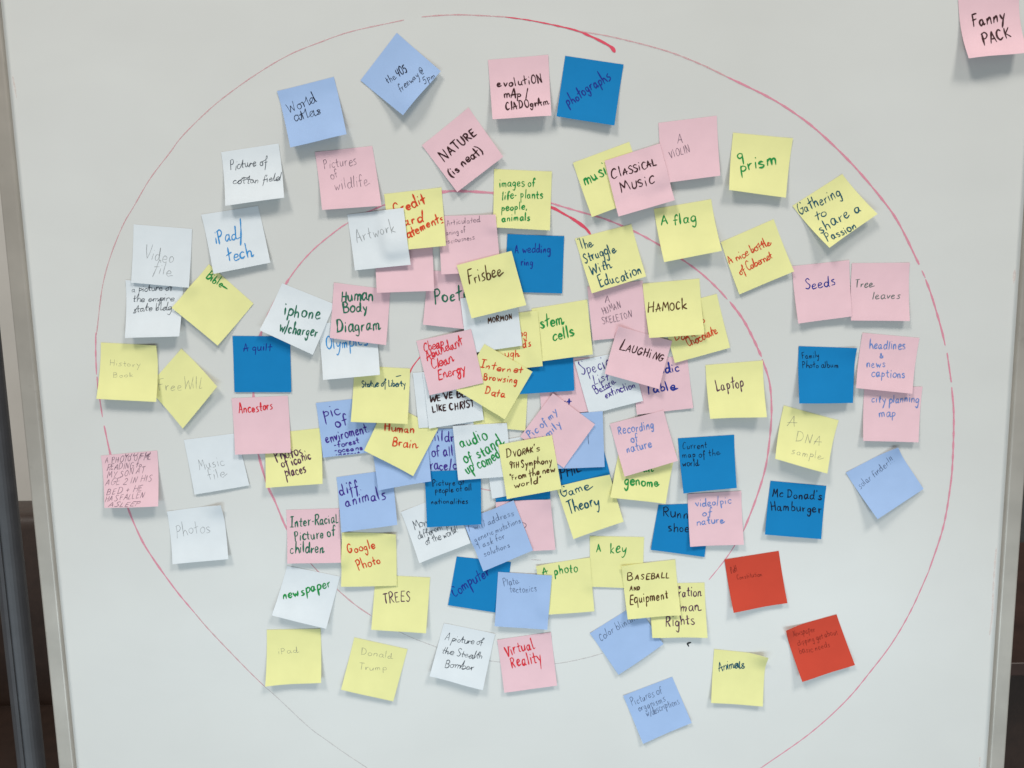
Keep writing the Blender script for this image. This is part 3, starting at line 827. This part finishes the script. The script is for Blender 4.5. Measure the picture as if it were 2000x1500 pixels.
N(62, 'L', (1070, 812, 1177, 803, 1181, 912, 1072, 916), (3, 3), 'PB', 2.2, [('I', 1148, 868, 1151, 868, 19)],
  'light blue note with one pen stroke, behind the family picture note')
N(63, 'D', (1066, 868, 1170, 842, 1197, 947, 1092, 972), (2, 2), 'NB', 4.0, [('PHIL', 1095, 934, 1140, 920, 20)],
  'deep blue note with half hidden black capitals, above the game theory note')
N(64, 'Y', (1086, 951, 1191, 927, 1218, 1019, 1120, 1053), (8, 6), 'T', 3.6, [('Game', 1098, 973, 1160, 955, 21), ('Theory', 1113, 1005, 1177, 987, 24)],
  'yellow note reading Game Theory in teal', curl=(0, 4))
N(65, 'Y', (1212, 868, 1320, 880, 1300, 984, 1192, 972), (8, 8), 'G', 4.2, [('Human', 1220, 926, 1278, 921, 15), ('genome', 1219, 949, 1290, 950, 19)],
  'yellow note reading genome in bold green, under the recording note')
N(66, 'P', (1191, 828, 1296, 801, 1324, 900, 1220, 931), (7, 7), 'B', 2.9, [('Recording', 1209, 850, 1281, 835, 17), ('of', 1235, 865, 1249, 861, 15), ('nature', 1226, 886, 1277, 870, 16)],
  'pink note reading Recording of nature in blue')
N(67, 'P', (1232, 705, 1342, 694, 1354, 797, 1244, 810), (2, 2), 'N', 4.0, [('Periodic', 1250, 736, 1331, 725, 18), ('Table', 1262, 769, 1322, 761, 18)],
  'pink note on a periodic table in bold navy, under the laughing note')
N(68, 'W', (1122, 706, 1232, 683, 1256, 783, 1151, 810), (3, 3), 'V', 2.5, [('Species', 1137, 735, 1208, 711, 28), ('List', 1162, 751, 1194, 743, 19), ('Before', 1166, 771, 1204, 749, 16), ('extinction', 1185, 779, 1243, 755, 16), ('-', 1172, 770, 1206, 751, 4)],
  'white note in violet, Species List Before extinction', slant=0.05)
N(69, 'P', (1147, 560, 1255, 548, 1266, 655, 1158, 665), (2, 2), 'GP', 2.1, [('A', 1182, 592, 1193, 591, 13), ('HUMAN', 1178, 614, 1215, 601, 14), ('SKELETON', 1177, 634, 1236, 619, 13)],
  'pink note reading A HUMAN SKELETON in grey')
N(70, 'Y', (1255, 554, 1366, 544, 1376, 653, 1268, 660), (9, 9), 'BR', 3.0, [('HAMOCk', 1265, 611, 1345, 603, 22)],
  'yellow note reading HAMOCK in brown capitals', slant=0.12, small=1)
N(71, 'Y', (1290, 603, 1400, 574, 1426, 679, 1318, 709), (3, 3), 'O', 2.6, [('b', 1371, 632, 1381, 629, 14), ('Dark', 1320, 667, 1360, 655, 17), ('Chocolate', 1345, 677, 1404, 651, 18)],
  'yellow note with the word Chocolate, behind the hamock note', joined=1)
N(72, 'P', (1208, 637, 1313, 666, 1287, 760, 1181, 730), (9, 9), 'K', 3.3, [('LAUGHiNG', 1209, 683, 1296, 706, 20)],
  'pink tilted note reading LAUGHING in black', slant=0.2, curl=(5, 0), small=1)
N(73, 'Y', (1378, 713, 1490, 704, 1498, 815, 1387, 818), (12, 12), 'PU', 3.0, [('Laptop', 1401, 766, 1455, 756, 24)],
  'yellow note reading Laptop in plum marker')
N(74, 'D', (1324, 856, 1434, 849, 1439, 953, 1335, 964), (9, 8), 'NB', 2.2, [('Current', 1334, 879, 1384, 876, 15), ('map of the', 1334, 897, 1409, 891, 14), ('world', 1334, 915, 1368, 911, 14)],
  'deep blue note reading Current map of the world')
N(75, 'P', (1343, 965, 1448, 959, 1453, 1064, 1348, 1068), (6, 6), 'B', 2.8, [('video/pic', 1359, 990, 1430, 984, 16), ('of', 1372, 1008, 1392, 1005, 15), ('nature', 1361, 1026, 1417, 1021, 16)],
  'pink note reading video/pic of nature in blue')
N(76, 'D', (1286, 986, 1390, 982, 1376, 1088, 1271, 1074), (2, 2), 'NB', 3.0, [('Running', 1293, 1009, 1376, 1011, 18), ('shoes', 1302, 1036, 1353, 1038, 16)],
  'deep blue note with cut off black word Runn, left of the video/pic note')
N(77, 'D', (1505, 939, 1614, 949, 1604, 1053, 1494, 1044), (5, 4), 'NB', 3.3, [("Mc Donad's", 1509, 971, 1607, 976, 17), ('Hamburger', 1507, 997, 1607, 1001, 18)],
  'deep blue note with Hamburger in bold black on its second line')
N(78, 'R', (1415, 1093, 1521, 1076, 1538, 1178, 1433, 1197), (8, 5), 'DR', 1.8, [('PeH', 1429, 1120, 1442, 1117, 13, 2.4), ('Constitution', 1441, 1133, 1491, 1126, 10)],
  'upper of the two red notes, with one small dark scribbled word')
N(79, 'R', (1535, 1232, 1634, 1200, 1670, 1299, 1567, 1332), (9, 5), 'DR', 1.7, [('Newspaper', 1551, 1246, 1595, 1235, 12), ('clipping get about', 1561, 1264, 1639, 1238, 11), ('basic needs', 1564, 1280, 1624, 1264, 11)],
  'lower of the two red notes, with three faint lines of writing', curl=(6, 0))
N(80, 'D', (1560, 676, 1674, 680, 1666, 787, 1561, 788), (11, 7), 'NB', 2.3, [('Family', 1569, 703, 1604, 700, 14), ('Photo album', 1569, 721, 1642, 720, 13)],
  'deep blue note reading Family Photo album', curl=(0, 3))
N(81, 'P', (1685, 650, 1796, 660, 1782, 769, 1672, 758), (7, 7), 'B', 2.8, [('headlines', 1699, 681, 1771, 682, 17), ('&', 1720, 700, 1729, 699, 11), ('news', 1694, 718, 1733, 717, 15), ('captions', 1703, 736, 1770, 739, 15)],
  'pink note reading headlines & news captions in blue')
N(82, 'P', (1688, 757, 1802, 755, 1794, 864, 1686, 861), (5, 5), 'B', 2.8, [('city planning', 1702, 788, 1797, 787, 16), ('map', 1717, 816, 1751, 814, 16)],
  'pink note reading city planning map, under the headlines note')
N(83, 'Y', (1531, 792, 1638, 821, 1616, 925, 1514, 896), (12, 12), 'PK', 2.0, [('A', 1539, 832, 1557, 834, 20), ('DNA', 1554, 862, 1607, 872, 20), ('sample', 1545, 886, 1605, 900, 16)],
  'yellow note reading A DNA sample in thin pencil')
N(84, 'L', (1652, 923, 1754, 874, 1804, 955, 1714, 1014), (12, 3), 'PB', 2.0, [('solar finder!!!', 1684, 957, 1754, 900, 14)],
  'light blue tilted note at right about a solar finder', slant=0.1, curl=(0, 6))
N(85, 'P', (1871, -6, 1990, -14, 2008, 103, 1892, 114), (14, 14), 'K', 4.4, [('Fanny', 1906, 51, 1971, 36, 24), ('PACK', 1923, 87, 1983, 68, 22)],
  'pink note reading Fanny pack alone in the top right corner')
N(86, 'L', (657, 932, 765, 917, 776, 1025, 667, 1040), (7, 9), 'V', 3.4, [('diff.', 663, 967, 708, 957, 24), ('animals', 675, 990, 756, 973, 23)],
  'light blue note reading diff. animals in violet')
N(87, 'Y', (516, 848, 626, 836, 630, 945, 519, 953), (9, 9), 'PU', 3.3, [('Photos', 539, 903, 592, 886, 24), ('of iconic', 549, 914, 609, 896, 20), ('places', 557, 933, 599, 921, 22)],
  'yellow note reading Photos of iconic places')
N(88, 'P', (559, 996, 662, 993, 666, 1099, 561, 1101), (6, 6), 'DG', 3.3, [('|nter-Racial', 566, 1030, 660, 1021, 19), ('Picture of', 575, 1057, 656, 1046, 19), ('children', 566, 1083, 634, 1077, 20)],
  'pink note in dark green about an inter-racial picture of children')
N(89, 'Y', (668, 1040, 773, 1044, 775, 1144, 666, 1146), (5, 2), 'O', 3.3, [('Google', 681, 1081, 737, 1070, 19), ('Photo', 701, 1113, 747, 1098, 20)],
  'yellow note with Photo in orange red, below the diff. animals note', curl=(0, 4))
N(90, 'W', (561, 1105, 664, 1126, 637, 1228, 531, 1202), (9, 7), 'G', 3.6, [('newspaper', 552, 1171, 648, 1145, 20)],
  'white tilted note reading newspaper in green')
N(91, 'Y', (733, 1123, 840, 1128, 832, 1237, 725, 1230), (8, 8), 'PU', 2.7, [('TREES', 750, 1179, 803, 1175, 20)],
  'yellow note reading TREES in plum capitals')
N(92, 'Y', (521, 1230, 626, 1228, 627, 1334, 518, 1341), (9, 8), 'PK', 1.7, [('iPad', 543, 1278, 585, 1275, 12)],
  'yellow note with one tiny faint pencil word, leftmost in the bottom row')
N(93, 'Y', (692, 1245, 796, 1268, 768, 1370, 666, 1347), (6, 5), 'PK', 1.8, [('Donald', 704, 1279, 768, 1288, 13), ('Trump', 700, 1308, 757, 1311, 12)],
  'yellow note with two faint pencil words, directly below the trees note')
N(94, 'W', (867, 1217, 967, 1238, 943, 1348, 839, 1321), (9, 8), 'P', 1.9, [('A picture of', 868, 1250, 942, 1261, 14), ('the Stealth', 861, 1276, 943, 1288, 15), ('Bomber', 867, 1303, 925, 1309, 16)],
  'white tilted note in black cursive naming a bomber', joined=1, slant=0.25)
N(95, 'P', (971, 1250, 1076, 1235, 1088, 1339, 985, 1353), (4, 4), 'R', 3.3, [('Virtual', 989, 1284, 1046, 1267, 21), ('Reality', 1000, 1307, 1060, 1292, 22)],
  'pink note reading Virtual Reality in red')
N(96, 'D', (892, 1087, 998, 1098, 985, 1199, 875, 1182), (1, 1), 'N', 3.0, [('Computer', 886, 1165, 958, 1120, 20)],
  'deep blue note reading Computer on a rising slant', slant=0.15)
N(97, 'L', (973, 1117, 1078, 1124, 1069, 1230, 966, 1223), (5, 5), 'PB', 2.0, [('Plate', 984, 1145, 1013, 1141, 14), ('tectonics', 996, 1159, 1050, 1156, 14)],
  'light blue note reading Plate tectonics in grey pen')
N(98, 'Y', (1047, 1106, 1152, 1089, 1161, 1194, 1060, 1201), (4, 4), 'G', 3.2, [('A', 1060, 1124, 1070, 1122, 13), ('photo', 1081, 1125, 1128, 1119, 19)],
  'yellow note reading A photo in green', curl=(3, 0))
N(99, 'Y', (1152, 1047, 1258, 1049, 1255, 1150, 1153, 1146), (2, 2), 'G', 3.0, [('A', 1165, 1080, 1176, 1079, 16), ('key', 1191, 1083, 1225, 1081, 21)],
  'yellow note reading A key in green')
N(100, 'Y', (1214, 1106, 1319, 1093, 1330, 1202, 1226, 1210), (8, 8), 'BR', 2.9, [('BASEBALL', 1225, 1135, 1309, 1130, 15), ('AND', 1230, 1156, 1250, 1155, 10), ('Equipment', 1230, 1182, 1307, 1170, 19)],
  'yellow note reading BASEBALL AND Equipment in brown', slant=0.15, curl=(3, 0), small=1)
N(101, 'Y', (1268, 1140, 1376, 1138, 1382, 1246, 1274, 1246), (6, 7), 'PU', 3.0, [('s', 1325, 1151, 1331, 1150, 10), ('ration', 1325, 1166, 1372, 1165, 19), ('Human', 1305, 1194, 1368, 1193, 18), ('Rights', 1300, 1224, 1360, 1220, 21)],
  'yellow note reading Rights in plum, behind the baseball note')
N(102, 'L', (1152, 1237, 1243, 1180, 1296, 1258, 1208, 1318), (4, 4), 'PB', 2.1, [('Color blindness', 1173, 1252, 1262, 1199, 15)],
  'light blue tilted note on color blindness, below the baseball note')
N(103, 'L', (1217, 1359, 1313, 1322, 1351, 1412, 1256, 1453), (4, 4), 'PB', 2.0, [('Pictures of', 1235, 1379, 1296, 1353, 15), ('organisms', 1249, 1391, 1303, 1369, 13), ('w/descriptions', 1265, 1401, 1329, 1374, 14)],
  'light blue tilted note on pictures of organisms, lowest on the board')
N(104, 'Y', (1395, 1268, 1501, 1285, 1490, 1380, 1389, 1373), (5, 5), 'T', 2.6, [('Animals', 1407, 1316, 1459, 1308, 17)],
  'yellow note reading Animals with its top right corner curling out', joined=1, curl=(0, 11))
N(105, 'Y', (925, 738, 1032, 745, 1026, 841, 918, 832), (2, 2), 'O', 3, [],
  'blank yellow note under the internet data note')

ORDER = [19, 18, 22, 21, 20, 17, 3, 2, 1, 4, 5, 6, 7, 16, 15, 13, 12, 9, 8, 10, 11, 14, 39,
         23, 25, 87, 24, 26, 27, 92, 93, 94, 95, 90, 88, 91, 89, 86,
         35, 96, 58, 55, 54, 56, 57, 51, 52, 50, 48, 49, 47, 30, 28, 29, 34, 33, 31, 32,
         105, 460, 46, 53, 61, 43, 41, 42, 37, 38, 36, 44, 45, 67, 71, 69, 40, 68, 72, 70,
         63, 62, 60, 64, 59, 76, 65, 66, 75, 74, 99, 98, 97, 102, 101, 100,
         73, 77, 78, 79, 80, 82, 81, 83, 84, 85, 103, 104]
assert sorted(ORDER) == sorted(Q), set(ORDER) ^ set(Q)

GN = 21                              # grid of each sheet
HX0, HZ0, HS = -0.80, 0.45, 0.001    # heights already taken on the board, 1 mm cells
HT = np.zeros((1600, 1750))


def hidx(P):
    ix = np.clip(((P[..., 0] - HX0) / HS).astype(int), 0, HT.shape[0] - 1)
    iz = np.clip(((P[..., 2] - HZ0) / HS).astype(int), 0, HT.shape[1] - 1)
    return ix, iz


def homography(src, dst):
    A, b = [], []
    for (x, y), (u, v) in zip(src, dst):
        A.append([x, y, 1, 0, 0, 0, -u * x, -u * y]); b.append(u)
        A.append([0, 0, 0, x, y, 1, -v * x, -v * y]); b.append(v)
    h = np.linalg.solve(np.array(A, float), np.array(b, float))
    return np.append(h, 1).reshape(3, 3)


uu, vv = np.meshgrid(np.linspace(0, 1, GN), np.linspace(0, 1, GN), indexing='ij')   # u across, v down
LIFT = 1.02e-3
rank = {}


def smooth_grid(z, k=1):
    for _ in range(k):
        p = np.pad(z, 1, mode='edge')
        z = (p[:-2, 1:-1] + p[2:, 1:-1] + p[1:-1, :-2] + p[1:-1, 2:] + 2 * z) / 6
    return z


def build_note(key):
    paper, quad, lift, ink, w, lines, label, opt = Q[key]
    rng = random.Random(key * 31 + 5)
    qp = np.array(quad, float).reshape(4, 2)                  # TL TR BR BL
    curl = opt.get('curl', (0, 0))
    corner_z = np.zeros(4)
    g = np.clip((vv - 0.17) / 0.83, 0, 1) ** rng.uniform(1.45, 2.2)
    L = (lift[0] * (1 - uu) + lift[1] * uu) * LIFT
    bow = rng.uniform(-0.25, 0.22) * 4 * uu * (1 - uu) + rng.uniform(-0.12, 0.12) * np.sin(uu * 6.283 + rng.uniform(0, 6))
    nat = L * g * (1 + bow)
    for cu, c in ((0.0, curl[0]), (1.0, curl[1])):
        d = np.clip(1 - np.hypot((uu - cu) / 0.42, vv / 0.34), 0, 1)
        nat = nat + c * 1e-3 * d ** 1.6
    # loose ends of the gummed strip stand a touch off the board
    for cu in (0.0, 1.0):
        d = np.clip(1 - np.hypot((uu - cu) / 0.25, vv / 0.2), 0, 1)
        nat = nat + rng.choice((0.0, 0.3, 0.9)) * 1e-3 * d ** 1.5
    nat = nat + 0.00012 * np.sin(uu * rng.uniform(2, 5) + rng.uniform(0, 6)) * g
    z = nat + 0.0006
    for it in range(3):
        C = np.array([hit(qp[i, 0], qp[i, 1], corner_z[i]) for i in range(4)])
        P = (C[0] * ((1 - uu) * (1 - vv))[..., None] + C[1] * (uu * (1 - vv))[..., None]
             + C[2] * (uu * vv)[..., None] + C[3] * ((1 - uu) * vv)[..., None])
        ix, iz = hidx(P)
        und = HT[ix, iz]
        for dx, dz in ((3, 0), (-3, 0), (0, 3), (0, -3), (2, 2), (-2, 2), (2, -2), (-2, -2)):
            und = np.maximum(und, HT[np.clip(ix + dx, 0, 1599), np.clip(iz + dz, 0, 1749)])
        # the gummed top edge takes the height of what it sticks to, the sheet hangs from it
        k = max(2, int(GN * 0.22))
        tl, tr = np.percentile(und[:GN // 2, :k], 80), np.percentile(und[GN // 2:, :k], 80)
        base = tl * (1 - uu) + tr * uu
        fade = 1 - 0.75 * np.clip((vv - 0.2) / 0.8, 0, 1)
        z = nat + 0.0006 + base * fade
        need = und + 0.0005
        pad = np.pad(need, 2, mode='edge')
        wide = np.max([pad[i:i + GN, j:j + GN] for i in range(5) for j in range(5)], axis=0)
        wide = smooth_grid(wide, 5)
        z = smooth_grid(np.maximum(z, wide), 2)
        z = np.maximum(z, need)
        z = np.maximum(z, 0.0005)
        corner_z = np.array([z[0, 0], z[-1, 0], z[-1, -1], z[0, -1]])
    P[..., 1] = -z
    # mark the heights this sheet takes
    fu = np.linspace(0, GN - 1, 130)
    i0 = np.clip(fu.astype(int), 0, GN - 2)
    fr = fu - i0
    A = P[i0] * (1 - fr)[:, None, None] + P[i0 + 1] * fr[:, None, None]
    B = A[:, i0] * (1 - fr)[None, :, None] + A[:, i0 + 1] * fr[None, :, None]
    ix, iz = hidx(B)
    np.maximum.at(HT, (ix, iz), -B[..., 1])
    # sheet: front, back, edge
    front = P.reshape(-1, 3)
    back = front + np.array([0, 0.00014, 0])
    nv = GN * GN
    faces = []
    idx = lambda i, j: i * GN + j
    for i in range(GN - 1):
        for j in range(GN - 1):
            faces.append((idx(i, j), idx(i, j + 1), idx(i + 1, j + 1), idx(i + 1, j)))
            faces.append((nv + idx(i, j), nv + idx(i + 1, j), nv + idx(i + 1, j + 1), nv + idx(i, j + 1)))
    rim = [(i, 0) for i in range(GN)] + [(GN - 1, j) for j in range(1, GN)] + \
          [(i, GN - 1) for i in range(GN - 2, -1, -1)] + [(0, j) for j in range(GN - 2, 0, -1)]
    n0 = 2 * nv
    rv = [front[idx(*r)] for r in rim] + [back[idx(*r)] for r in rim]
    m = len(rim)
    for q in range(m):
        q2 = (q + 1) % m
        faces.append((n0 + q, n0 + q2, n0 + m + q2, n0 + m + q))
    verts = np.vstack([front, back, np.array(rv)])
    loc = P[GN // 2, 1].copy()
    o = mesh_obj('sticky_note', verts, faces, PAPER[paper], None, loc)
    tag(o, label, 'sticky note', 'sticky notes on the whiteboard')
    # handwriting follows the bent sheet
    if lines:
        H = homography(qp, [(0, 0), (1, 0), (1, 1), (0, 1)])

        def surf(p, off):
            q = H @ np.array([p[0], p[1], 1.0])
            u, v = q[0] / q[2], q[1] / q[2]
            if not (0.004 <= u <= 0.996 and 0.004 <= v <= 0.996):
                return None
            a, b = u * (GN - 1), v * (GN - 1)
            i, j = min(int(a), GN - 2), min(int(b), GN - 2)
            a, b = a - i, b - j
            pt = (P[i, j] * (1 - a) * (1 - b) + P[i + 1, j] * a * (1 - b)
                  + P[i + 1, j + 1] * a * b + P[i, j + 1] * (1 - a) * b)
            return pt + np.array([0, -off, 0])
        st = Strokes(surf)
        hand = dict(xh=rng.uniform(0.66, 0.90), desc=rng.uniform(1.0, 1.6), slant=rng.uniform(-0.06, 0.16),
                    alt={k for k in ALTG if rng.random() < 0.45})
        thin = 0.80 if ink in ('P', 'PB', 'PK', 'GP', 'DR', 'NB', 'GG') else 0.98
        for ln in lines:
            ww = (ln[6] if len(ln) > 6 else w) * thin
            for s in write_line(ln[0], ln[1], ln[2], ln[3], ln[4], ln[5], rng, opt.get('slant', hand['slant']), opt.get('joined', 0), opt.get('small', 0), hand):
                st.add(s, ww * 0.76 * rng.uniform(0.82, 1.16), rng)
        if st.f:
            mesh_obj('handwriting', st.v, st.f, INK[ink], o, loc=loc, smooth=False)
    return o


for key in ORDER:
    build_note(key)

# ------------------------------------------------------------------ things glimpsed past the board's sides
def at_depth(px, py, y):
    r = ray(px, py)
    return CAM + r * ((y - CAM[1]) / r[1])


# brown leather armchair behind the left side
cy = 0.75
p0 = at_depth(52, 1008, cy)
seat_z = at_depth(60, 1412, cy - 0.1)[2]
xr_ = p0[0] + 0.42
xl_ = p0[0] - 0.30
chair = bpy.data.objects.new('armchair', None)
chair.location = (0.5 * (xl_ + xr_), cy, 0)
COL.objects.link(chair)
tag(chair, 'dark brown leather armchair behind the left side of the board', 'armchair')
Solid().box(xl_, xr_, cy, cy + 0.16, 0.16, p0[2], 0.035).out('backrest', LEATHER, chair, smooth=True)
Solid().box(xl_ + 0.09, xr_ - 0.09, cy - 0.52, cy - 0.002, 0.18, seat_z, 0.035).out('seat', LEATHER, chair, smooth=True)
for a, b in ((xl_, xl_ + 0.088), (xr_ - 0.088, xr_)):
    Solid().box(a, b, cy - 0.54, cy - 0.004, 0.16, seat_z + 0.16, 0.03).out('armrest', LEATHER, chair, smooth=True)
for a in (xl_ + 0.05, xr_ - 0.05):
    for b in (cy - 0.48, cy + 0.1):
        Solid().tube(a, b, 0.0, 0.17, 0.022, 12).out('leg', WOOD, chair)

# dark wooden table and charcoal screen behind the right side
ty = 0.55
pe = at_depth(1978, 1295, ty)
tz = pe[2]
tx0 = pe[0] - 0.35
table = bpy.data.objects.new('wooden_table', None)
table.location = (tx0 + 0.6, ty + 0.35, 0)
COL.objects.link(table)
tag(table, 'dark brown wooden table behind the right side of the board', 'table')
Solid().box(tx0, tx0 + 1.2, ty, ty + 0.75, tz - 0.03, tz, 0.004).out('tabletop', WOOD, table)
for a in (tx0 + 0.05, tx0 + 1.15):
    for b in (ty + 0.06, ty + 0.69):
        Solid().box(a - 0.025, a + 0.025, b - 0.025, b + 0.025, 0, tz - 0.031, 0.003).out('leg', WOOD, table)
Solid().box(tx0 + 0.08, tx0 + 1.12, ty + 0.10, ty + 0.12, 0.02, tz - 0.0305, 0.002).out('added_dark_sheet', LEATHER, table)  # dark sheet added to darken the space under the tabletop
scr = bpy.data.objects.new('partition_screen', None)
scr.location = (tx0 + 0.7, ty + 0.95, 0)
COL.objects.link(scr)
tag(scr, 'charcoal fabric partition standing behind the wooden table', 'partition')
Solid().box(tx0 - 0.15, tx0 + 1.6, ty + 0.93, ty + 0.97, 0.06, 2.1, 0.006).out('panel', FABRIC, scr)
for a in (tx0 + 0.05, tx0 + 1.4):
    Solid().box(a - 0.03, a + 0.03, ty + 0.80, ty + 1.10, 0.0, 0.058, 0.004).out('foot', POST, scr)
